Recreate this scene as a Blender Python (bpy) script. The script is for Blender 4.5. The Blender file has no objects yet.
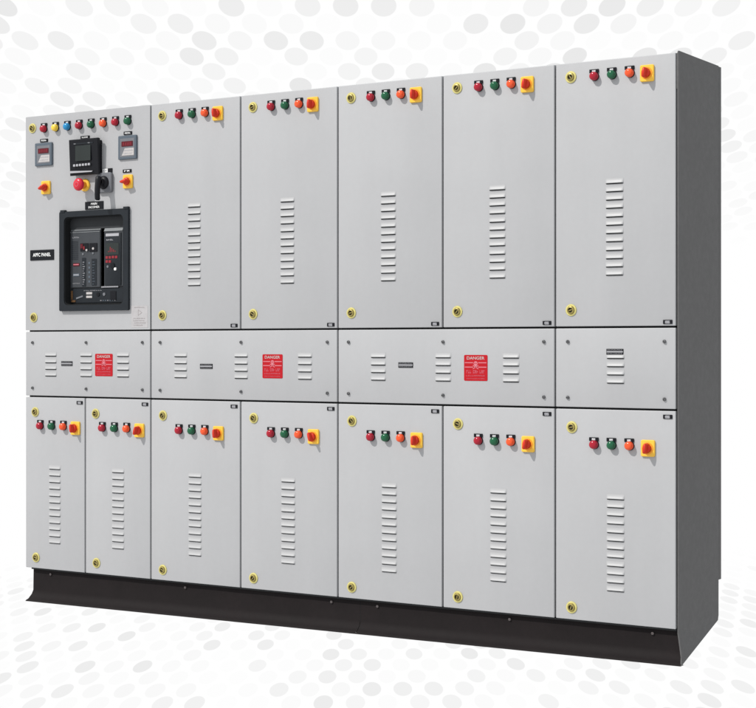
import bpy, bmesh, math, random
from mathutils import Vector, Matrix
random.seed(7)
sc = bpy.context.scene
C = sc.collection
PI = math.pi

# ------------------------------------------------------------------ materials
def nodes(name):
    m = bpy.data.materials.new(name); m.use_nodes = True
    nt = m.node_tree; nt.nodes.clear()
    out = nt.nodes.new('ShaderNodeOutputMaterial')
    return m, nt, out

def L(nt, a, b): nt.links.new(a, b)

def paint(name, col, rough=.45, var=.04, scale=6, bump=.0, bscale=900, spec=.4, metal=0., coat=0., grime=0., streak=False, wave=0.):
    """coated / moulded surface: base colour with slow cloudy variation, uneven gloss and a fine surface bump"""
    m, nt, out = nodes(name)
    b = nt.nodes.new('ShaderNodeBsdfPrincipled'); L(nt, b.outputs[0], out.inputs[0])
    tc = nt.nodes.new('ShaderNodeNewGeometry')
    n = nt.nodes.new('ShaderNodeTexNoise'); n.inputs['Scale'].default_value = scale; n.inputs['Detail'].default_value = 5
    n.inputs['Roughness'].default_value = .6
    src = tc.outputs['Position']
    if streak:
        mp = nt.nodes.new('ShaderNodeMapping'); mp.inputs['Scale'].default_value = (2.2, 2.2, .35)
        L(nt, src, mp.inputs['Vector']); src = mp.outputs[0]
    L(nt, src, n.inputs['Vector'])
    r = nt.nodes.new('ShaderNodeMapRange'); r.inputs['From Min'].default_value = .3; r.inputs['From Max'].default_value = .7
    r.inputs['To Min'].default_value = 1 - var; r.inputs['To Max'].default_value = 1 + var
    L(nt, n.outputs['Fac'], r.inputs['Value'])
    mx = nt.nodes.new('ShaderNodeVectorMath'); mx.operation = 'SCALE'
    mx.inputs[0].default_value = col[:3]; L(nt, r.outputs[0], mx.inputs['Scale'])
    colout = mx.outputs[0]
    if grime:
        n3 = nt.nodes.new('ShaderNodeTexNoise'); n3.inputs['Scale'].default_value = 38; n3.inputs['Detail'].default_value = 8
        n3.inputs['Roughness'].default_value = .75
        L(nt, tc.outputs['Position'], n3.inputs['Vector'])
        r3 = nt.nodes.new('ShaderNodeMapRange'); r3.inputs['From Min'].default_value = .42; r3.inputs['From Max'].default_value = .62
        r3.inputs['To Min'].default_value = 1 - grime; r3.inputs['To Max'].default_value = 1
        L(nt, n3.outputs['Fac'], r3.inputs['Value'])
        m3 = nt.nodes.new('ShaderNodeVectorMath'); m3.operation = 'SCALE'
        L(nt, colout, m3.inputs[0]); L(nt, r3.outputs[0], m3.inputs['Scale']); colout = m3.outputs[0]
    L(nt, colout, b.inputs['Base Color'])
    r2 = nt.nodes.new('ShaderNodeMapRange'); r2.inputs['To Min'].default_value = max(.05, rough - .08); r2.inputs['To Max'].default_value = rough + .08
    L(nt, n.outputs['Fac'], r2.inputs['Value']); L(nt, r2.outputs[0], b.inputs['Roughness'])
    b.inputs['Metallic'].default_value = metal
    b.inputs['Specular IOR Level'].default_value = spec
    b.inputs['Coat Weight'].default_value = coat; b.inputs['Coat Roughness'].default_value = .08
    if bump:
        n2 = nt.nodes.new('ShaderNodeTexNoise'); n2.inputs['Scale'].default_value = bscale; n2.inputs['Detail'].default_value = 2
        L(nt, tc.outputs['Position'], n2.inputs['Vector'])
        bp = nt.nodes.new('ShaderNodeBump'); bp.inputs['Strength'].default_value = bump; bp.inputs['Distance'].default_value = .001
        L(nt, n2.outputs['Fac'], bp.inputs['Height']); L(nt, bp.outputs[0], b.inputs['Normal'])
        if wave:      # slow sheet-metal waviness
            nw = nt.nodes.new('ShaderNodeTexNoise'); nw.inputs['Scale'].default_value = 2.6; nw.inputs['Detail'].default_value = 1
            L(nt, tc.outputs['Position'], nw.inputs['Vector'])
            bw = nt.nodes.new('ShaderNodeBump'); bw.inputs['Strength'].default_value = 1; bw.inputs['Distance'].default_value = wave
            L(nt, nw.outputs['Fac'], bw.inputs['Height']); L(nt, bw.outputs[0], bp.inputs['Normal'])
    return m

GREY   = paint('light_grey_powder_coat', (.345, .347, .357), .46, .03, 1.6, .25, 700, .32, grime=.018, streak=True, wave=.010)
LOUV   = paint('pressed_grey_steel', (.340, .341, .348), .47, .02, 9, .1, 700, .35)
SIDE   = paint('shaded_side_grey', (.088, .0865, .0875), .62, .07, 9, .5, 260, .22, grime=.12)  # shade on the end side is put into this darker grey
SEAL_SHADE   = paint('black_gasket_and_shade', (.013, .014, .015), .8, .1, 20, spec=.1)
FRAME  = paint('shadowed_inner_steel', (.03, .032, .035), .6, .08, 10, spec=.15)
PLINTH = paint('black_brown_base_paint', (.0098, .0074, .0078), .7, .16, 7, .3, 300, .12, grime=.12)
BLACK  = paint('black_plastic', (.006, .0065, .009), .4, .08, 30, spec=.16)
DARKP  = paint('charcoal_plastic', (.0095, .0125, .0165), .40, .08, 30, spec=.22)
BREAK  = paint('breaker_grey_plastic', (.038, .042, .048), .5, .07, 25, spec=.25)
BREAKL = paint('breaker_bevel_grey', (.15, .16, .17), .45, .07, 25, spec=.3)
METER  = paint('meter_slate_plastic', (.078, .098, .122), .42, .05, 30, spec=.3)
HANDLE = paint('handle_grey_plastic', (.13, .135, .15), .45, .07, 30, spec=.4)
REDP   = paint('red_knob_plastic', (.50, .026, .010), .4, .08, 40, spec=.25)
ESTOP  = paint('red_mushroom_plastic', (.50, .010, .028), .3, .05, 40, spec=.35)
YELP   = paint('yellow_plate_plastic', (.76, .45, .05), .4, .06, 40, spec=.3)
YELD   = paint('amber_ring_plastic', (.74, .26, .015), .4, .05, 40, spec=.4)
BRASS  = paint('yellow_zinc_ring', (.58, .52, .19), .36, .10, 60, spec=.4, metal=.35)
BRASSD = paint('dull_brass_barrel', (.34, .28, .10), .34, .15, 90, spec=.5, metal=.75)
HOLE   = paint('lock_keyway', (.03, .026, .016), .5, .1, 50, spec=.3)
STEEL  = paint('zinc_screw', (.13, .13, .135), .4, .12, 90, spec=.5, metal=.6)
WHITEP = paint('white_print', (.72, .72, .72), .5, .03, 60, spec=.3)
GREYP  = paint('grey_print', (.33, .33, .35), .5, .03, 60, spec=.3)
PINKP  = paint('faded_white_print', (.50, .15, .18), .5, .05, 60, spec=.3)
PINKD  = paint('worn_pink_print', (.43, .075, .10), .5, .08, 80, spec=.2)
SIGN   = paint('red_sign_enamel', (.37, .004, .010), .45, .06, 30, spec=.2)
DISP   = paint('red_led_window', (.085, .008, .014), .3, .1, 60, spec=.2)
LEDS   = paint('red_led_digits', (.22, .016, .024), .35, .1, 60, spec=.3)
LCD    = paint('dim_lcd_glass', (.014, .019, .018), .16, .1, 20, spec=.35)
ORANGED= paint('brown_breaker_mark', (.10, .05, .02), .6, .2, 60, spec=.2)  # brown of the strips at the breaker's lower left
STICK  = paint('pale_sticker', (.40, .38, .375), .5, .05, 60, spec=.3)
TAPE   = paint('aged_label_film', (.365, .355, .362), .5, .07, 40, spec=.3)
BOLTM  = paint('dull_base_bolt', (.07, .06, .06), .5, .1, 60, spec=.3)
MIDG   = paint('mid_grey_print', (.20, .20, .215), .5, .1, 120, spec=.2)
STICKP = paint('sticker_print', (.29, .265, .27), .5, .12, 200, spec=.3)
def lens(n, c): return paint(n, c, .2, .06, 60, spec=.3, coat=.12)
LENS = {'red': lens('red_lens', (.30, .004, .018)), 'green': lens('green_lens', (.004, .080, .032)),
        'orange': lens('orange_lens', (.66, .075, .018)), 'yellow': lens('yellow_lens', (.74, .50, .05)),
        'blue': lens('blue_lens', (.012, .20, .42))}

# ------------------------------------------------------------------ mesh builder
class MB:
    """collects shapes in facade coordinates (x right, y into the cabinet, z up); builds one mesh"""
    def __init__(s): s.bm = bmesh.new(); s.mats = []
    def mi(s, m):
        if m not in s.mats: s.mats.append(m)
        return s.mats.index(m)
    def _merge(s, b2, m):
        i = s.mi(m)
        me = bpy.data.meshes.new('tmp'); 
        for f in b2.faces: f.material_index = i
        bmesh.ops.recalc_face_normals(b2, faces=b2.faces[:])
        b2.to_mesh(me); b2.free(); s.bm.from_mesh(me); bpy.data.meshes.remove(me)
    def box(s, x0, x1, y0, y1, z0, z1, m, bev=0, seg=2, rot=0):
        b = bmesh.new(); bmesh.ops.create_cube(b, size=1)
        for v in b.verts:
            v.co = Vector(((x0+x1)/2 + v.co.x*(x1-x0), (y0+y1)/2 + v.co.y*(y1-y0), (z0+z1)/2 + v.co.z*(z1-z0)))
        if bev: bmesh.ops.bevel(b, geom=b.edges[:], offset=bev, segments=seg, affect='EDGES', profile=.5, clamp_overlap=True)
        if rot:
            c = Vector(((x0+x1)/2, 0, (z0+z1)/2))
            bmesh.ops.rotate(b, verts=b.verts[:], cent=c, matrix=Matrix.Rotation(rot, 3, 'Y'))
        s._merge(b, m)
    def rbox(s, x0, x1, y0, y1, z0, z1, r, m, bev=.001, seg=5, hole=None):
        """rounded-corner plate: outline in xz, thickness y0 (front) .. y1; optional inner rounded hole"""
        def outline(x0, x1, z0, z1, r):
            p = []
            for cx, cz, a0 in ((x1-r, z1-r, 0), (x0+r, z1-r, PI/2), (x0+r, z0+r, PI), (x1-r, z0+r, 1.5*PI)):
                for k in range(seg+1):
                    a = a0 + PI/2*k/seg; p.append((cx + r*math.cos(a), cz + r*math.sin(a)))
            return p
        b = bmesh.new(); o = outline(x0, x1, z0, z1, r); n = len(o)
        if hole:
            hx0, hx1, hz0, hz1, hr = hole; h = outline(hx0, hx1, hz0, hz1, hr)
            rings = []
            for pts, y in ((o, y0), (o, y1), (h, y1), (h, y0)): rings.append([b.verts.new((x, y, z)) for x, z in pts])
            for a in range(4):
                A, B = rings[a], rings[(a+1) % 4]
                for k in range(n): b.faces.new((A[k], A[(k+1) % n], B[(k+1) % n], B[k]))
        else:
            oi = outline(x0+bev, x1-bev, z0+bev, z1-bev, max(r-bev, .0003))
            R = [[b.verts.new((x, y, z)) for x, z in pts] for pts, y in ((o, y1), (o, y0+bev), (oi, y0))]
            for A, B in zip(R, R[1:]):
                for k in range(n): b.faces.new((A[k], A[(k+1) % n], B[(k+1) % n], B[k]))
            b.faces.new(R[2]); b.faces.new(R[0])
        s._merge(b, m)
    def lathe(s, cx, cz, prof, m, seg=20):
        """revolve (radius, y) profile about an axis pointing out of the facade"""
        b = bmesh.new(); rings = []
        for r, y in prof:
            if r < 1e-6: rings.append([b.verts.new((cx, y, cz))])
            else: rings.append([b.verts.new((cx + r*math.cos(2*PI*k/seg), y, cz + r*math.sin(2*PI*k/seg))) for k in range(seg)])
        for A, B in zip(rings, rings[1:]):
            for k in range(seg):
                k2 = (k+1) % seg
                if len(A) == 1 and len(B) > 1: b.faces.new((A[0], B[k], B[k2]))
                elif len(B) == 1 and len(A) > 1: b.faces.new((A[k], A[k2], B[0]))
                elif len(A) > 1: b.faces.new((A[k], A[k2], B[k2], B[k]))
        s._merge(b, m)
    def poly(s, pts, m):
        b = bmesh.new(); b.faces.new([b.verts.new(p) for p in pts]); s._merge(b, m)
    def loft(s, secs, m, closed=False, caps=True):
        """sections = lists of points with the same count"""
        b = bmesh.new(); R = [[b.verts.new(p) for p in q] for q in secs]; n = len(R[0])
        for A, B in zip(R, R[1:]):
            for k in range(n if closed else n-1): b.faces.new((A[k], A[(k+1) % n], B[(k+1) % n], B[k]))
        if caps and closed: b.faces.new(R[0]); b.faces.new(R[-1])
        s._merge(b, m)
    def text(s, txt, cx, cz, h, y, m, w=None, bold=.0):
        cu = bpy.data.curves.new('lettering', 'FONT'); cu.body = txt; cu.size = 1; cu.align_x = 'CENTER'; cu.resolution_u = 3
        cu.offset = bold
        o = bpy.data.objects.new('lettering', cu); C.objects.link(o)
        dg = bpy.context.evaluated_depsgraph_get(); dg.update()
        me = bpy.data.meshes.new_from_object(o.evaluated_get(dg))
        bpy.data.objects.remove(o); bpy.data.curves.remove(cu)
        xs = [v.co.x for v in me.vertices]; ys = [v.co.y for v in me.vertices]
        kx0, kx1, ky0, ky1 = min(xs), max(xs), min(ys), max(ys)
        sz = h/(ky1-ky0); sx = sz if w is None else w/(kx1-kx0)
        i = s.mi(m)
        for v in me.vertices:
            v.co = Vector((cx + (v.co.x-(kx0+kx1)/2)*sx, y, cz + (v.co.y-(ky0+ky1)/2)*sz))
        for p in me.polygons: p.material_index = i
        s.bm.from_mesh(me); bpy.data.meshes.remove(me)
    def glyphs(s, x0, x1, z, h, y, m, n=5, seed=1):
        """a line of lettering too small to read: short uneven strokes"""
        rd = random.Random(seed); w = (x1-x0)/n
        for k in range(n):
            a = x0 + w*k + w*.08; b_ = x0 + w*(k+1) - w*.14
            t = h*.26
            s.box(a, a+w*.24, y, y+.0004, z-h/2, z+h/2, m)
            zz = z + rd.choice((-.32, .0, .32))*h
            s.box(a+w*.24, b_, y, y+.0004, zz-t/2, zz+t/2, m)
            if rd.random() < .6: s.box(b_-w*.2, b_, y, y+.0004, z-h/2+.0001, zz-t/2, m)
            if rd.random() < .5 and zz < z+.2*h: s.box(a+w*.24, b_, y, y+.0004, z+h/2-t, z+h/2, m)
    def mesh(s, name, angle=35):
        me = bpy.data.meshes.new(name); s.bm.to_mesh(me); s.bm.free()
        for m in s.mats: me.materials.append(m)
        for p in me.polygons: p.use_smooth = True
        me.set_sharp_from_angle(angle=math.radians(angle))
        return me

WORLD = {}
def link(name, me, parent, loc=(0, 0, 0), label=None, group=None):
    o = bpy.data.objects.new(name, me); C.objects.link(o)
    WORLD[o.name] = Vector(loc)
    if parent is not None:
        o.parent = parent; o.location = Vector(loc) - WORLD[parent.name]
    else: o.location = loc
    if label: o['label'] = label
    if group: o['group'] = group
    return o

# ------------------------------------------------------------------ the switchboard
XS = [0, .7619, 1.2606, 1.7617, 2.2622, 2.7577, 3.2502]
XM = .3738
Z0, ZA, ZB, Z1 = .130, .929, 1.2318, 2.230
G = .0036
TH = .022
board = bpy.data.objects.new('electrical_switchboard', None); C.objects.link(board)
board.location = (1.625, .2, 0); WORLD[board.name] = Vector((1.625, .2, 0))
board['label'] = 'long light grey electrical switchboard cabinet of locked doors and switches on a black plinth'
board['category'] = 'switchboard'

# cabinet body behind the doors
mb = MB()
mb.box(.004, 3.246, TH+.004, .377, Z0+.002, Z1-.004, FRAME, .002, 1)
mb.box(.037, 3.246, TH+.006, .30, .1268, Z0+.0018, FRAME)
body = link('cabinet_body', mb.mesh('cabinet_body'), board)
# black rubber sealing strip along every gap between the doors (stands 3 mm proud of the body)
mb = MB()
yg0, yg1 = TH-.006, TH+.003
for x in XS[1:6]: mb.box(x-.012, x+.012, yg0, yg1, Z0+.004, Z1-.006, SEAL_SHADE)
mb.box(XM-.012, XM+.012, yg0, yg1, Z0+.004, ZA-.014, SEAL_SHADE)
for z in (ZA, ZB):
    for a, b_ in zip(XS, XS[1:]): mb.box(a+.0125, b_-.0125, yg0+.001, yg1, z-.012, z+.012, SEAL_SHADE)
mb.box(.037, 3.2485, .0035, TH+.003, Z0-.0028, Z0+.0032, SEAL_SHADE)  # black strip added as shade, covers the bright undersides of the doors
link('gasket_and_shade_strip', mb.mesh('gasket_and_shade_strip'), board)

# side sheet, roof sheet and rear cover
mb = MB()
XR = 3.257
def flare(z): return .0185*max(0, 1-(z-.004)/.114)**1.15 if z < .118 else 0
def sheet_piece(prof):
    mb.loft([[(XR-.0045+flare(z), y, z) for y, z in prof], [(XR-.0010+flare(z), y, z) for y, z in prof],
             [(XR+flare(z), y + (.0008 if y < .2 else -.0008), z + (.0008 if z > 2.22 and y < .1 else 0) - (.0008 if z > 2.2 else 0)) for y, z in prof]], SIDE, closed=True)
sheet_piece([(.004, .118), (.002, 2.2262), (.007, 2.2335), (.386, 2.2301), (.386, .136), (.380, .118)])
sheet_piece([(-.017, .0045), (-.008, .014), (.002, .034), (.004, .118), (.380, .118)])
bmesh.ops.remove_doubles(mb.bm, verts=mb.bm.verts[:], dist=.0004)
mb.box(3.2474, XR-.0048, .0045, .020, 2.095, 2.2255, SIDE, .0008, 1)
link('side_panel', mb.mesh('side_panel'), board, label='grey end panel of the cabinet and plinth, darkened as in shade')
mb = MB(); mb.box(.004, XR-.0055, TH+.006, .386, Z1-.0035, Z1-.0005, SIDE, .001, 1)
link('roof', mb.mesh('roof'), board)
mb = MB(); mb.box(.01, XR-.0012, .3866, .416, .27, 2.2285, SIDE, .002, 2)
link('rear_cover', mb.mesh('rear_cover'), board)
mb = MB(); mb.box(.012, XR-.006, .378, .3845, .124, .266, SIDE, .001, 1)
link('rear_lower_cover', mb.mesh('rear_lower_cover'), board)

# plinth: channel with a flared toe, in two lengths that butt at x = 1.86
def zb(x): return -.022 + .0078*x
def plinth_len(xa, xb, flare_a, flare_b):
    m = MB(); secs = []
    n = 14
    for k in range(n+1):
        t = k/n; x = xa + (xb-xa)*t
        b0 = zb(x)
        q = [(.020, .1265), (.020, b0+.050), (.014, b0+.032), (-.002, b0+.012), (-.016, b0+.006), (-.018, b0+.001), (.019, b0+.001)]
        row = []
        for y, z in q:
            fx = 0
            s_ = max(0, 1-(z-b0)/.075)
            if flare_a and k == 0: fx = -flare_a*s_**1.6
            if flare_b and k == n: fx = flare_b*min(1, max(0, (.126-z)/.12))
            row.append((x+fx, y + .0006*math.sin(x*23+z*40), z))
        secs.append(row)
    m.loft(secs, PLINTH)
    return m
m = plinth_len(.034, 1.859, .016, 0); 
link('plinth', m.mesh('plinth', 60), board, label='left length of the black plinth')
m = plinth_len(1.861, 3.2525, 0, .020)
m.box(1.83, 1.89, .0205, .026, zb(1.86)+.0012, .1262, SEAL_SHADE)
m.box(1.8585, 1.8615, -.0165, .0195, zb(1.86)+.0015, zb(1.86)+.0055, SEAL_SHADE)
link('plinth', m.mesh('plinth', 60), board, label='right length of the black plinth')
mb = MB()
mb.lathe(0, 0, [(.0065, 0), (.0065, -.004), (.005, -.0055), (0, -.0055)], BOLTM, 6)
bolt_me = mb.mesh('bolt')
for x in (.144, .944, 1.719, 1.945, 2.553, 3.149): link('bolt', bolt_me, board, (x, .0198, .108))

# ------------------------------------------------------------------ shared meshes, each built about its own mounting point
def louvre_mesh(n, z_first=0., grouped=True):
    m = MB(); w = .0365; z = 0
    for k in range(n):
        P = .0055; h = .0205
        def sec(x, f):
            row = []
            for t in (0, .2, .4, .58, .74, .88, 1.0): row.append((x, -.0003 - P*f*(.28*t + .72*t**2.4), z + h*.98 - (h*.98-.0042)*t))
            return row + [(x, -.0003-P*f*1.02, z+.0030), (x, -P*f*.9-.0002, z+.0022)]
        xs = [(-w, 0.0), (-w+.0015, .45), (-w+.0045, .85), (-w+.009, 1), (w-.009, 1), (w-.0045, .85), (w-.0015, .45), (w, 0.0)]
        m.loft([sec(x, f) for x, f in xs], LOUV)
        m.box(-w+.003, w-.003, -.0009, .0004, z-.0012, z+.008, SEAL_SHADE)  # black stripe: the opening, with the shade under the lip painted in
        z -= .0305 if (k % 4) != 3 else .0327
    return m.mesh('louvre_vent', 50)
V12, V4 = louvre_mesh(12), louvre_mesh(4)

m = MB()
m.lathe(0, 0, [(.0225, 0), (.0225, -.0022), (.0212, -.0036), (.0165, -.0040), (.0150, -.0030)], BRASS, 28)
m.lathe(0, 0, [(.0150, -.0030), (.0150, -.0065), (.0135, -.0090), (.0100, -.0100), (.0088, -.0072)], BRASSD, 24)
m.lathe(0, 0, [(.0088, -.0072), (.0080, -.0040), (0, -.0040)], HOLE, 20)
m.box(-.0020, .0020, -.0078, -.0040, -.0080, .0080, BRASSD, .0006, 1, rot=.5)
LOCK = m.mesh('lock')

def lamp_mesh(c):
    m = MB()
    m.lathe(0, 0, [(.0175, 0), (.0175, -.0035), (.0165, -.0050), (.0160, -.0050)], BLACK, 24)
    m.lathe(0, 0, [(.0160, -.0045), (.0160, -.0150), (.0150, -.0190), (.0118, -.0225), (.0065, -.0245), (0, -.0252)], LENS[c], 24)
    return m.mesh('indicator_lamp')
LAMP = {c: lamp_mesh(c) for c in LENS}

def legend_mesh(seed, w=.038, h=.0135):
    m = MB()
    m.rbox(-w/2, w/2, -.0042, 0, -h/2, h/2, .0012, BLACK, .0006, 2)
    m.box(-w*.19, w*.19, -.0046, -.0043, -h*.30, h*.26, GREYP)
    m.glyphs(-w*.17, w*.17, -.0002, h*.42, -.0051, WHITEP, 3, seed)
    return m.mesh('legend_plate')
LEG = [legend_mesh(k) for k in range(4)]
def wide_legend_mesh(w, h, seed, n=5):
    m = MB()
    m.rbox(-w/2, w/2, -.0030, 0, -h/2, h/2, .001, BLACK, .0005, 2)
    m.glyphs(-w*.34, w*.34, 0, h*.46, -.0035, WHITEP, n, seed)
    return m.mesh('legend_plate')

m = MB()
m.rbox(-.0272, .0272, -.0085, 0, -.0305, .0305, .006, YELP, .0022, 5)
m.lathe(0, 0, [(.0225, -.0084), (.0225, -.0100), (.0212, -.0110), (.0170, -.0110)], YELD, 28)
SWP = m.mesh('switch_plate')
m = MB()
m.lathe(0, 0, [(.0158, -.0105), (.0158, -.0180), (.0145, -.0215), (.0100, -.0235), (0, -.0240)], REDP, 24)
m.loft([[(x*f, y, z*g) for x, z in ((-.0055, -.0165), (-.0075, 0), (-.0055, .0165), (0, .0195), (.0055, .0165), (.0075, 0), (.0055, -.0165), (0, -.0195))]
        for y, f, g in ((-.015, 1.05, 1.0), (-.033, .92, .98), (-.0395, .80, .93), (-.0415, .5, .8))], REDP, closed=True)
KNOB = m.mesh('switch_knob', 45)

m = MB()
m.rbox(-.0180, .0180, -.0028, 0, -.0075, .0075, .0012, BLACK, .0005, 2)
m.box(-.0085, .0085, -.0033, -.0029, -.0062, .0050, MIDG)
m.glyphs(-.0100, .0100, -.0003, .0070, -.0038, GREYP, 3, 11)
NUM = m.mesh('number_plate')

m = MB()
m.lathe(0, 0, [(.0066, 0), (.0066, -.0045), (.0052, -.0065), (.0020, -.0072), (0, -.0072)], STEEL, 16)
m.box(-.0046, .0046, -.0077, -.0066, -.0009, .0009, SEAL_SHADE, 0, rot=.6)
SCREW = m.mesh('screw')

m = MB()     # name strip: two dark lines of lettering on a grey strip
m.rbox(-.0345, .0345, -.0016, 0, -.0108, .0108, .001, BLACK, .0004, 2)
m.box(-.0325, .0325, -.0021, -.0017, -.0022, .0022, GREYP)
m.glyphs(-.031, .031, -.0064, .0030, -.0022, MIDG, 11, 5)
m.glyphs(-.031, .031, .0068, .0030, -.0022, MIDG, 11, 8)
STRIP = m.mesh('name_strip')

m = MB()     # danger sign
w, h = .0525, .0505
m.rbox(-w, w, -.0012, 0, -h, h, .005, SIGN, .0004, 3)
y = -.0017
m.text('DANGER', 0, h*.76, .0120, y, STICK, w*1.50, .008)
for z in (h*.40, h*.06):
    m.box(-w*.92, -w*.22, y, y+.0004, z-.0018, z+.0018, PINKP); m.box(w*.22, w*.92, y, y+.0004, z-.0018, z+.0018, PINKP)
m.lathe(0, h*.34, [(.0088, y+.0003), (.0088, y), (0, y)], PINKP, 16)          # skull
m.box(-.0048, .0048, y-.0001, y+.0003, h*.12, h*.24, PINKP)
for sx in (-1, 1):
    m.lathe(sx*.0035, h*.35, [(.0022, y), (.0022, y-.0003), (0, y-.0003)], SIGN, 10)
    m.box(-.0140, .0140, y+.0001, y+.0004, h*.03, h*.03+.0030, PINKP, rot=sx*.5)
for k, x in enumerate((-.030, .0005, .030)):
    m.glyphs(x-.0125, x+.0110, -h*.30, .0130, y, PINKD, 3, 20+k)
m.glyphs(-w*.82, w*.80, -h*.60, .0052, y, PINKD, 10, 31)
m.glyphs(-w*.78, w*.78, -h*.83, .0040, y, PINKD, 13, 33)
DANGER = m.mesh('danger_sign')

# ------------------------------------------------------------------ doors and covers
def door_sheet(name, x0, x1, z0, z1, label=None, hole=None):
    m = MB(); w, h = x1-x0-2*G, z1-z0-2*G
    if hole:
        m.rbox(G, G+w, .0, TH, G, G+h, .0035, GREY, .0015, 3, hole=hole)
    else:
        m.box(G, G+w, 0, TH, G, G+h, GREY, .0030, 3)
    return link(name, m.mesh(name), board, (x0, 0, z0), label)

def four_controls(d, x0, zl, zs, x_off=(.167, .239, .311), sx=.379):
    for c, dx in zip(('red', 'green', 'orange'), x_off):
        link('indicator_lamp', LAMP[c], d, (x0+dx, -.0002, zl), c + ' indicator lamp')
        link('legend_plate', random.choice(LEG), d, (x0+dx-.003, -.0002, zl+.0200))
    link('switch_plate', SWP, d, (x0+sx, -.0002, zs))
    k = link('switch_knob', KNOB, d, (x0+sx, -.0002, zs)); k.rotation_euler = (0, random.uniform(-.3, .3), 0)
def add_lock(d, x, z):
    o = link('lock', LOCK, d, (x, -.0002, z)); o.rotation_euler = (0, random.uniform(0, 3), 0)

FN = ['second', 'third', 'fourth', 'fifth', 'rightmost']
for i in range(1, 6):
    x0, x1 = XS[i], XS[i+1]
    d = door_sheet('door', x0, x1, ZB, Z1, 'tall upper door of the %s column' % FN[i-1])
    add_lock(d, x0+.067, 2.173); add_lock(d, x0+.068, 1.2968)
    four_controls(d, x0, 2.167, 2.1605)
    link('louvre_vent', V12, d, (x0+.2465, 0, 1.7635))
    link('number_plate', NUM, d, (x1-.0335, -.0002, 1.2495))
    d = door_sheet('door', x0, x1, Z0, ZA, 'shorter lower door of the %s column' % FN[i-1])
    add_lock(d, x0+.071, .857); add_lock(d, x0+.070, .1795)
    four_controls(d, x0, .7945, .7875, (.166, .2375, .3095), .3825)
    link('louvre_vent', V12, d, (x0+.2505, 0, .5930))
    link('number_plate', NUM, d, (x1-.0335, -.0002, .9045))
for x0, x1, t in ((0, XM, 'narrow lower door at the left end'), (XM, XS[1], 'narrow lower door second from the left end')):
    d = door_sheet('door', x0, x1, Z0, ZA, t)
    add_lock(d, x0+.0645, .857); add_lock(d, x0+.0695, .183)
    s_ = 0 if x0 == 0 else .008
    four_controls(d, x0, .7935, .788, (.101+s_, .173+s_, .2455+s_), .318+s_)
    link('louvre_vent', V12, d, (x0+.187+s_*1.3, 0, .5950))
    link('number_plate', NUM, d, (x1-.032, -.0002, .9045))

def cover(x0, x1, screws, vents, strip, sign, label):
    d = door_sheet('cover_panel', x0, x1, ZA, ZB, label)
    for x in screws:
        for z in (1.1782, .9680):
            o = link('screw', SCREW, d, (x, -.0002, z)); o.rotation_euler = (0, random.uniform(0, 3), 0)
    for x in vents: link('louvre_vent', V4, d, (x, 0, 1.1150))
    link('name_strip', STRIP, d, (strip[0], -.0002, strip[1]))
    if sign: link('danger_sign', DANGER, d, (sign, -.0002, 1.0767))
cover(0, XS[1], (.048, .381, .715), (.162, .380, .601), (.2625, 1.082), .4875, 'bolted middle cover under the meter door with a red danger sign')
cover(XS[1], XS[3], (.817, 1.2645, 1.711), (.932, 1.264, 1.597), (1.0755, 1.0745), 1.4305, 'bolted middle cover spanning the second and third columns')
cover(XS[3], XS[5], (1.816, 2.265, 2.711), (1.960, 2.265, 2.5685), (2.0910, 1.0860), 2.4130, 'bolted middle cover spanning the fourth and fifth columns')
cover(XS[5], XS[6], (2.812, 3.204), (3.0080,), (3.0060, 1.1405), None, 'bolted middle cover at the right end without a danger sign')

# ------------------------------------------------------------------ metering door (upper left)
HB = (.246, .624, 1.340, 1.759)           # opening for the breaker
d = door_sheet('door', 0, XS[1], ZB, Z1, 'wide upper left door with meters and the circuit breaker opening',
               hole=(HB[0], HB[1], HB[2]-ZB, HB[3]-ZB, .02))
add_lock(d, .0475, 2.1722); add_lock(d, .0555, 1.2945)
for k, c in enumerate(('red', 'yellow', 'blue', 'red', 'green', 'orange', 'red', 'green')):
    x = .1245 + .0728*k
    link('indicator_lamp', LAMP[c], d, (x, -.0002, 2.1635), c + ' indicator lamp')
    link('legend_plate', LEG[k % 4], d, (x-.003, -.0002, 2.1835))

def digital_meter(x, z):
    m = MB()
    m.rbox(-.0535, .0535, -.009, 0, -.0530, .0530, .004, METER, .0025, 3)
    m.box(-.0400, .0420, -.0096, -.0091, -.0420, .0400, HANDLE, 0)
    m.loft([[(x_, y_, z_) for x_, z_ in ((-.030, -.036), (.0415, -.036), (.0415, -.004), (-.012, -.004))] for y_ in (-.0098, -.0103)], STICK, closed=True)
    m.glyphs(-.016, .036, -.014, .005, -.0108, GREYP, 6, 3)
    m.glyphs(-.020, .034, -.027, .004, -.0108, GREYP, 7, 4)
    link('digital_meter', m.mesh('digital_meter'), d, (x, -.0002, z))
    m = MB(); m.rbox(-.0310, .0350, -.0116, -.0097, .004, .0270, .002, DISP, .0005, 2)
    for k in range(4):
        a = -.024 + k*.0135
        m.text('8', a+.006, .0155, .013, -.0120, LEDS, .008)
    link('meter_display', m.mesh('meter_display'), d, (x, -.0002, z), 'dark red digital display')
    link('legend_plate', wide_legend_mesh(.048, .015, 9, 4), d, (x-.0015, -.0002, z+.0640))
digital_meter(.1225, 2.0465); digital_meter(.6320, 2.0465)

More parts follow.
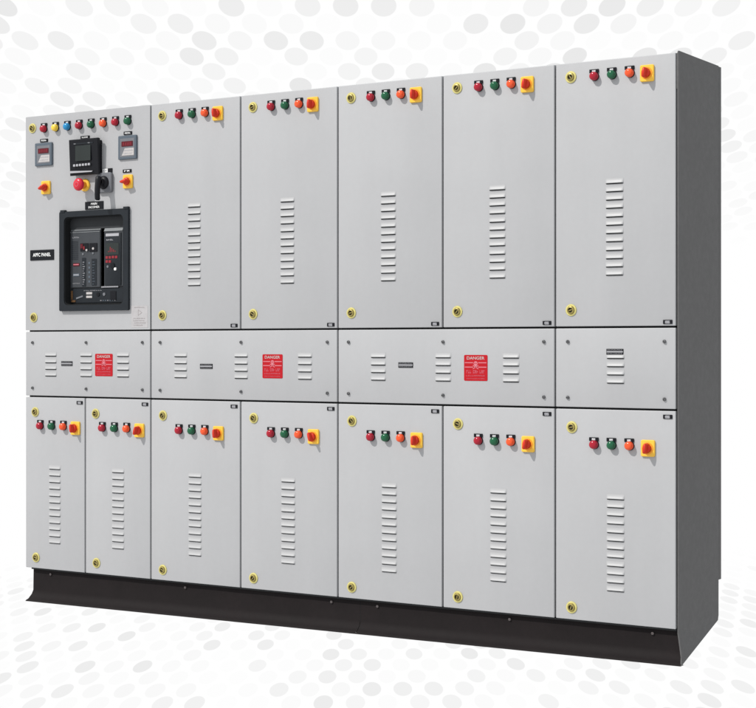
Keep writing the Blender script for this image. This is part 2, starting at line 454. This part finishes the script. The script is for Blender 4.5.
# power analyser
m = MB(); yF = -.036
m.rbox(-.082, .082, -.018, 0, -.074, .074, .004, BLACK, .001, 3)
secs = []
for y_, s_ in ((-.018, 1.), (yF+.004, 1.02), (yF, .985)):
    secs.append([(x*s_, y_ + (.008 if (z < -.06 and y_ < -.02) else 0), z*s_) for x, z in ((-.0865, -.080), (.0865, -.080), (.0865, .080), (-.0865, .080))])
m.loft(secs, BLACK, closed=True)
m.box(-.060, .060, yF-.0005, yF+.002, .058, .064, DARKP)
m.text('o', -.050, .061, .004, yF-.0008, GREYP, .012); m.text('o', .035, .061, .004, yF-.0008, GREYP, .012)
m.loft([[(x, y_, z) for x, z in ((-.078, -.0705), (.052, -.0705), (.058, -.0655), (-.078, -.0605))] for y_ in (yF-.0006, yF+.002)], GREYP, closed=True)
PX, PZ = .3940, 2.0160
link('power_meter', m.mesh('power_meter'), d, (PX, -.0002, PZ), 'square black power meter')
m = MB(); m.rbox(-.046, .046, yF-.0015, yF+.001, -.018, .052, .003, LCD, .0006, 2)
link('meter_screen', m.mesh('meter_screen'), d, (PX, -.0002, PZ), 'dark blank screen')
for k in range(6):
    m = MB(); m.rbox(-.0062, .0062, yF-.0030, yF+.001, -.0052, .0052, .002, GREYP, .001, 3)
    link('meter_button', m.mesh('meter_button'), d, (PX-.052+k*.0178, -.0002, PZ-.0370+k*.0003))
link('legend_plate', wide_legend_mesh(.054, .014, 13, 5), d, (.3750, -.0002, 2.1085))

# emergency stop
m = MB(); m.lathe(0, 0, [(.0285, 0), (.0285, -.006), (.0265, -.0085), (.016, -.0100)], YELP, 28)
m.lathe(0, 0, [(.015, -.009), (.015, -.034)], YELD, 20)
link('button_collar', m.mesh('button_collar'), d, (.3760, -.0002, 1.8915), 'round yellow collar')
m = MB(); m.lathe(0, 0, [(.0150, -.033), (.0255, -.036), (.0288, -.042), (.0282, -.049), (.0235, -.0550), (.0140, -.0580), (0, -.0590)], ESTOP, 30)
m.lathe(0, 0, [(.0105, -.0580), (.0105, -.0592), (.0088, -.0594), (.0088, -.0580)], PINKP, 20)
link('emergency_stop_button', m.mesh('emergency_stop_button'), d, (.3760, -.0002, 1.8915), 'red mushroom head emergency stop button')

# pistol-grip control switch
HX, HZ = .5010, 1.8960
m = MB(); m.rbox(-.0430, .0430, -.016, 0, -.0450, .0450, .012, HANDLE, .003, 5)
m.lathe(0, 0, [(.030, -.0155), (.029, -.022), (.026, -.026), (.018, -.030), (.016, -.046)], BLACK, 26)
link('selector_base', m.mesh('selector_base'), d, (HX, -.0002, HZ), 'grey square base of the black handle')
m = MB()
def grip(t):                         # along the grip, downwards
    z = .022 - .100*t; wv = .0140 - .0020*t; y_ = -.050 - .012*math.sin(t*PI*.6)
    return [(wv*math.cos(a) + .004*t, y_ + .0135*math.sin(a)*(1-.1*t), z) for a in [2*PI*k/12 for k in range(12)]]
m.loft([[(p[0]*.5, p[1]*.75-.012, p[2]+.004) for p in grip(0)]] + [grip(k/8) for k in range(9)] + [[(p[0]*.55+.002, p[1]*.75-.015, p[2]-.005) for p in grip(1)]], BLACK, closed=True)
link('selector_handle', m.mesh('selector_handle', 50), d, (HX, -.0002, HZ), 'black pistol grip handle')
m = MB(); m.rbox(-.040, .040, -.003, 0, -.0095, .0095, .001, BLACK, .0005, 2)
m.box(-.018, .014, -.0036, -.0031, -.0085, .0085, WHITEP); m.glyphs(-.015, .011, 0, .008, -.0040, GREYP, 4, 2)
link('legend_plate', m.mesh('legend_plate'), d, (.4990, -.0002, 1.9505))

# yellow selectors left and right
for x, z, leg in ((.1350, 1.8925, 0), (.6330, 1.8945, 1)):
    link('switch_plate', SWP, d, (x, -.0002, z)); k = link('switch_knob', KNOB, d, (x, -.0002, z)); k.rotation_euler = (0, 1.35 if leg else 1.1, 0)
    if leg: link('legend_plate', wide_legend_mesh(.050, .015, 6, 2), d, (.6265, -.0002, 1.9420))

# engraved name plates
m = MB(); m.rbox(-.0745, .0745, -.0030, 0, -.0240, .0240, .001, BLACK, .0006, 2)
m.text('APFC PANEL', 0, .0015, .0165, -.0034, WHITEP, .112, .018)
link('name_plate', m.mesh('name_plate'), d, (.1085, -.0002, 1.5825), 'black name plate lettered APFC PANEL')
m = MB(); m.rbox(-.0550, .0550, -.0030, 0, -.0178, .0178, .001, BLACK, .0006, 2)
m.text('MAIN', 0, .0076, .0098, -.0034, WHITEP, .036, .015); m.text('INCOMER', 0, -.0078, .0098, -.0034, WHITEP, .066, .015)
link('name_plate', m.mesh('name_plate'), d, (.4305, -.0002, 1.7975), 'black name plate above the circuit breaker')
m = MB(); m.rbox(-.0480, .0480, -.0006, 0, -.0490, .0490, .001, TAPE, .0002, 2)
m.lathe(0, .018, [(.016, -.0008), (.016, -.0011), (.012, -.0011), (.012, -.0008)], STICKP, 3)
for k, (a, b_) in enumerate(((-.034, .034), (-.036, .030), (-.030, .036), (-.034, .020))): m.glyphs(a, b_, -.008-.010*k, .0042, -.0011, STICKP, 8, 50+k)
m.glyphs(-.03, .03, .041, .004, -.0011, STICKP, 7, 60)
link('warning_sticker', m.mesh('warning_sticker'), d, (.6975, -.0002, 1.2925))

# ------------------------------------------------------------------ air circuit breaker in its opening (level with the cabinet)
def bp(name, m, label=None, parent=None): return link(name, m.mesh(name), parent or brk, (0, 0, 0), label)
m = MB()                                  # moulded body of the breaker
yf = .020
m.box(.252, .620, .034, .30, 1.346, 1.753, DARKP, .002, 1)
m.box(.4470, .4685, .026, .0342, 1.4280, 1.6960, SEAL_SHADE, .001, 1)
m.rbox(.2640, .4460, yf, .0345, 1.4275, 1.6900, .004, BREAK, .003, 3)
m.loft([[(x, y_, z_) for y_, z_ in ((yf-.001, 1.6800), (yf+.006, 1.6935), (.034, 1.6935), (.034, 1.6800))] for x in (.2650, .4440)], BREAKL, closed=True)
m.box(.2700, .5900, .030, .0345, 1.7000, 1.7300, BREAK, .001, 1)
m.loft([[(x, y_, z_) for y_, z_ in ((yf-.001, 1.6800), (yf+.006, 1.6935), (.034, 1.6935), (.034, 1.6800))] for x in (.4700, .5800)], BREAKL, closed=True)
m.rbox(.4690, .5830, yf+.001, .0345, 1.4300, 1.6800, .003, BREAK, .002, 3)
m.rbox(.2640, .5830, yf+.002, .0345, 1.3570, 1.4240, .003, DARKP, .002, 3)
brk = link('circuit_breaker', m.mesh('circuit_breaker'), board, (0, 0, 0), 'dark grey draw-out air circuit breaker')
WORLD[brk.name] = Vector((0, 0, 0))
m = MB(); m.rbox(.2270, .6420, -.0135, -.0003, 1.3215, 1.7755, .007, DARKP, .002, 4, hole=(.2560, .6130, 1.3480, 1.7500, .022))
m.rbox(.2558, .6132, -.010, .0300, 1.3478, 1.7502, .0222, SEAL_SHADE, .001, 4, hole=(.2600, .6090, 1.3520, 1.7460, .020))
for x in (.248, .628): m.box(x-.014, x+.014, -.0160, -.0004, 1.7700, 1.7830, DARKP, .002, 2)
bp('breaker_bezel', m, 'black rectangular frame around the breaker')
m = MB(); m.rbox(.3270, .3770, yf-.003, yf+.001, 1.5940, 1.6300, .002, BLACK, .001, 2); m.box(.3300, .3460, yf-.0055, yf-.003, 1.606, 1.627, DISP, .001, 1)
m.box(.3480, .3560, yf-.0055, yf-.003, 1.6000, 1.6160, LEDS, .001, 1); m.lathe(.3680, 1.5980, [(.0055, yf-.002), (.0050, yf-.006), (0, yf-.0065)], STICK, 12)
bp('push_button', m, 'opening push button with a red window')
m = MB(); m.rbox(.3825, .4300, yf-.003, yf+.001, 1.5900, 1.6290, .002, BLACK, .001, 2); m.lathe(.4080, 1.6040, [(.0060, yf-.002), (.0054, yf-.006), (0, yf-.0065)], STICK, 12)
m.lathe(.4050, 1.5830, [(.0052, yf+.001), (.0048, yf-.003), (0, yf-.0034)], HANDLE, 12); m.lathe(.3440, 1.5810, [(.0052, yf+.001), (.0048, yf-.003), (0, yf-.0034)], HANDLE, 12)
bp('push_button', m, 'closing push button beside the red window')
m = MB(); m.rbox(.2830, .3215, yf-.0020, yf+.001, 1.5270, 1.5405, .0015, DISP, .0005, 2); m.box(.286, .3185, yf-.0026, yf-.002, 1.532, 1.536, PINKP); bp('position_flag', m, 'small red window')
m = MB(); m.rbox(.2830, .3215, yf-.0020, yf+.001, 1.4800, 1.4930, .0015, METER, .0005, 2); m.box(.286, .3185, yf-.0026, yf-.002, 1.485, 1.489, GREYP); bp('position_flag', m, 'small blue grey window')
m = MB()
m.rbox(.3370, .3610, yf-.0018, yf+.001, 1.4330, 1.5640, .003, DARKP, .0008, 3)
m.rbox(.3960, .4260, yf-.0018, yf+.001, 1.4360, 1.5580, .003, DARKP, .0008, 3)
for k in range(11): m.box(.3420, .3420+.006+.008*((k*7) % 3)/2, yf-.0024, yf-.0018, 1.4420+k*.0100, 1.4455+k*.0100, MIDG)
for k in range(9): m.box(.4020, .4020+.007+.008*((k*5) % 3)/2, yf-.0024, yf-.0018, 1.4420+k*.0125, 1.4440+k*.0125, METER)
m.glyphs(.2760, .3200, 1.6580, .0070, yf-.0006, MIDG, 4, 91); m.glyphs(.2800, .3240, 1.4480, .0045, yf-.0006, MIDG, 6, 92)
for k in range(5): m.box(.3760, .3860, yf-.0012, yf+.0005, 1.4500+.021*k, 1.4600+.021*k, METER, .0006, 1)
for k in range(16): m.box(.2720, .3140, yf-.0006, yf+.0006, 1.5560+.0055*k, 1.5582+.0055*k, DARKP)
bp('charging_handle', m, 'charging handle lane with small lettering')
m = MB(); m.box(.4760, .5730, yf-.0030, yf+.003, 1.4350, 1.6720, DARKP, .002, 2)
m.box(.4830, .5620, yf-.0042, yf-.0028, 1.6560, 1.6690, GREYP, .0005, 1); m.glyphs(.486, .528, 1.6405, .006, yf-.0034, GREYP, 4, 71)
m.box(.4540, .5560, yf-.0020, yf+.002, 1.4255, 1.4320, MIDG, .0005, 1); m.glyphs(.470, .556, 1.4290, .004, yf-.0026, GREYP, 8, 72)
tu = bp('trip_unit', m, 'narrow black electronic trip unit')
m = MB(); m.rbox(.4850, .5620, yf-.0050, yf-.0028, 1.5720, 1.6260, .002, LCD, .0006, 2)
for k in range(5): m.box(.500+k*.010, .504+k*.010, yf-.0056, yf-.0050, 1.585, 1.590+.006*((k*3) % 4), LEDS)
bp('trip_display', m, 'dark trip unit display')
for x, z, mm in ((.4900, 1.561, LEDS), (.5080, 1.561, LEDS), (.5270, 1.562, LEDS), (.5460, 1.5615, LEDS), (.4900, 1.543, LEDS), (.5080, 1.5425, LEDS)):
    m = MB(); m.rbox(x-.0072, x+.0072, yf-.0050, yf-.0028, z-.0060, z+.0060, .002, mm, .0008, 2); bp('trip_button', m, 'small red trip unit button')
m = MB(); m.lathe(.5250, 1.5230, [(.0130, yf-.0028), (.0122, yf-.007), (0, yf-.0074)], BLACK, 18); m.lathe(.5420, 1.5080, [(.0072, yf-.0028), (.0066, yf-.0080), (0, yf-.0086)], WHITEP, 14)
m.lathe(.4960, 1.5200, [(.0060, yf-.0028), (.0055, yf-.006), (0, yf-.0064)], HANDLE, 12)
bp('setting_dial', m, 'black and white setting dials')
m = MB()
m.box(.3620, .3980, yf-.001, yf+.003, 1.3960, 1.4070, STICK, .001, 1); m.box(.3620, .3980, yf-.001, yf+.003, 1.3800, 1.3905, STICK, .001, 1)
m.box(.5060, .5420, yf-.001, yf+.003, 1.3680, 1.4100, BLACK, .002, 1)
m.lathe(.4330, 1.3960, [(.0100, yf+.003), (.0092, yf-.001), (0, yf-.001)], BLACK, 16); m.lathe(.4700, 1.3960, [(.0080, yf+.003), (.0072, yf-.001), (0, yf-.001)], HANDLE, 16)
m.box(.3000, .3420, yf-.001, yf+.003, 1.3800, 1.3880, HANDLE, .001, 1, rot=-.25)
m.box(.2690, .2960, yf-.001, yf+.003, 1.3620, 1.3720, ORANGED, .001, 1); m.box(.2680, .2790, yf-.001, yf+.003, 1.3740, 1.4150, ORANGED, .001, 1)
for k in range(7): m.box(.4460+.014*k, .4540+.014*k, yf+.0005, yf+.003, 1.3660, 1.3700, METER if k % 3 else MIDG)
m.glyphs(.3460, .4560, 1.4140, .0040, yf+.0012, MIDG, 9, 81)
bp('racking_panel', m, 'lower racking panel with two pale labels')

# ------------------------------------------------------------------ setting: self-glowing white floor and sloping backdrop printed with grey dots
CAM = Vector((5.755, -5.8336, 1.1603)); YAW = .5769
right = Vector((math.cos(YAW), math.sin(YAW), 0)); fwd = Vector((-math.sin(YAW), math.cos(YAW), 0))

def dotted(name, su, sv, ru, rv, v_fade0, v_fade1, lo, off=(0, 0)):
    """white sheet that glows by itself, printed with staggered oval dots of many greys, paling out along v"""
    m, nt, out = nodes(name)
    def M(op, a, b=None, c=None):
        n = nt.nodes.new('ShaderNodeMath'); n.operation = op
        for i, x in enumerate((a, b, c)):
            if x is None: continue
            if isinstance(x, (int, float)): n.inputs[i].default_value = x
            else: L(nt, x, n.inputs[i])
        return n.outputs[0]
    tc = nt.nodes.new('ShaderNodeTexCoord'); sp = nt.nodes.new('ShaderNodeSeparateXYZ'); L(nt, tc.outputs['Object'], sp.inputs[0])
    U = M('ADD', M('DIVIDE', sp.outputs[0], su), off[0]); V = M('ADD', M('DIVIDE', sp.outputs[1], 2*sv), off[1])
    tot = None
    for k in (0, 1):
        u = M('ADD', U, .5*k); v = M('ADD', V, .5*k)
        cu, cv = M('FLOOR', u), M('FLOOR', v)
        lu = M('DIVIDE', M('SUBTRACT', M('SUBTRACT', u, cu), .5), ru)
        lv = M('DIVIDE', M('MULTIPLY', M('SUBTRACT', M('SUBTRACT', v, cv), .5), 2), rv)
        r = M('SQRT', M('ADD', M('MULTIPLY', lu, lu), M('MULTIPLY', lv, lv)))
        mr = nt.nodes.new('ShaderNodeMapRange'); mr.inputs['From Min'].default_value = 1.03; mr.inputs['From Max'].default_value = .97
        L(nt, r, mr.inputs['Value'])
        cb = nt.nodes.new('ShaderNodeCombineXYZ'); L(nt, cu, cb.inputs[0]); L(nt, cv, cb.inputs[1]); cb.inputs[2].default_value = k*7.3+1.7
        wn = nt.nodes.new('ShaderNodeTexWhiteNoise'); wn.noise_dimensions = '3D'; L(nt, cb.outputs[0], wn.inputs['Vector'])
        t = M('MULTIPLY', mr.outputs[0], M('ADD', M('MULTIPLY', M('POWER', wn.outputs['Value'], 1.9), .93), .07))
        tot = t if tot is None else M('MAXIMUM', tot, t)
    fd = nt.nodes.new('ShaderNodeMapRange'); fd.inputs['From Min'].default_value = v_fade1; fd.inputs['From Max'].default_value = v_fade0
    fd.interpolation_type = 'SMOOTHSTEP'; L(nt, sp.outputs[1], fd.inputs['Value'])
    tot = M('MULTIPLY', tot, fd.outputs[0])
    val = M('SUBTRACT', 1.0, M('MULTIPLY', tot, 1-lo))
    cc = nt.nodes.new('ShaderNodeCombineColor')
    for i in range(3): L(nt, val, cc.inputs[i])
    em = nt.nodes.new('ShaderNodeEmission'); L(nt, cc.outputs[0], em.inputs['Color']); em.inputs['Strength'].default_value = 1.0  # glow stands in for bright white light, so no shadow falls here
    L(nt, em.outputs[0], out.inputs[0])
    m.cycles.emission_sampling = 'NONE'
    return m

def sheet(name, origin, xdir, ydir, x0, x1, y0, y1, mat, nx=1):
    zdir = xdir.cross(ydir).normalized()
    me = bpy.data.meshes.new(name)
    me.from_pydata([(x0, y0, 0), (x1, y0, 0), (x1, y1, 0), (x0, y1, 0)], [], [(0, 1, 2, 3)])
    me.materials.append(mat)
    o = bpy.data.objects.new(name, me); C.objects.link(o)
    R = Matrix((xdir, ydir, zdir)).transposed().to_4x4(); R.translation = origin
    o.matrix_world = R
    o['kind'] = 'structure'
    return o
# floor: follows the gentle fall of the plinth (8 mm per metre)
nrm = Vector((-.0078, 0, 1)).normalized()
fx = (right - nrm*right.dot(nrm)).normalized(); fy = nrm.cross(fx).normalized()
def floor_z(p): return -.0225 + .0078*p.x
org = Vector((CAM.x, CAM.y, 0)); org.z = floor_z(org)
FLOORM = dotted('glowing_white_floor_with_dots', .105, .227, .30, .54, 7.2, 10.2, .845, (.2, .1))
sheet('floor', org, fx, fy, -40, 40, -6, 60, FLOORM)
# backdrop rising from behind the cabinet, sloping gently up toward the viewer
dist = 12.8
P0 = CAM + fwd*12.8 + Vector((0, 0, 2.567)); P1 = CAM + fwd*15.36 + Vector((0, 0, 2.19))
by = (P1-P0).normalized()
BACKM = dotted('glowing_white_backdrop_with_dots', .285, .405, .335, .58, 3.0, 9.5, .82, (.35, .35))
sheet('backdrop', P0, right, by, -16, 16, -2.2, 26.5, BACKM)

# ------------------------------------------------------------------ light
w = bpy.data.worlds.new('World'); sc.world = w; w.use_nodes = True
nt = w.node_tree; bg = nt.nodes['Background']
tc = nt.nodes.new('ShaderNodeTexCoord'); sp = nt.nodes.new('ShaderNodeSeparateXYZ'); L(nt, tc.outputs['Generated'], sp.inputs[0])
cr = nt.nodes.new('ShaderNodeValToRGB'); L(nt, sp.outputs[2], cr.inputs[0])
cr.color_ramp.elements[0].position = .0; cr.color_ramp.elements[0].color = (1, 1, 1, 1)
cr.color_ramp.elements[1].position = .9; cr.color_ramp.elements[1].color = (.86, .95, 1.0, 1)
L(nt, cr.outputs[0], bg.inputs[0]); bg.inputs[1].default_value = 1.0
sun = bpy.data.lights.new('sun', 'SUN'); sun.energy = 3.7; sun.angle = math.radians(.6); sun.color = (1, .965, .92)
so = bpy.data.objects.new('sun', sun); C.objects.link(so)
so.rotation_euler = Vector((.64, 1.0, -1.20)).to_track_quat('-Z', 'Y').to_euler()
so.location = (-4, -4, 6)

# ------------------------------------------------------------------ camera
cam = bpy.data.cameras.new('camera'); co = bpy.data.objects.new('camera', cam); C.objects.link(co)
co.location = CAM; co.rotation_euler = (PI/2, 0, YAW)
cam.sensor_fit = 'HORIZONTAL'; cam.sensor_width = 36; cam.lens = 36*1725.02/756
cam.shift_y = -(354-346.43)/756
cam.clip_end = 500; cam.clip_start = .05
sc.camera = co
sc.view_settings.view_transform = 'Standard'; sc.view_settings.look = 'None'; sc.view_settings.exposure = 0; sc.view_settings.gamma = 1
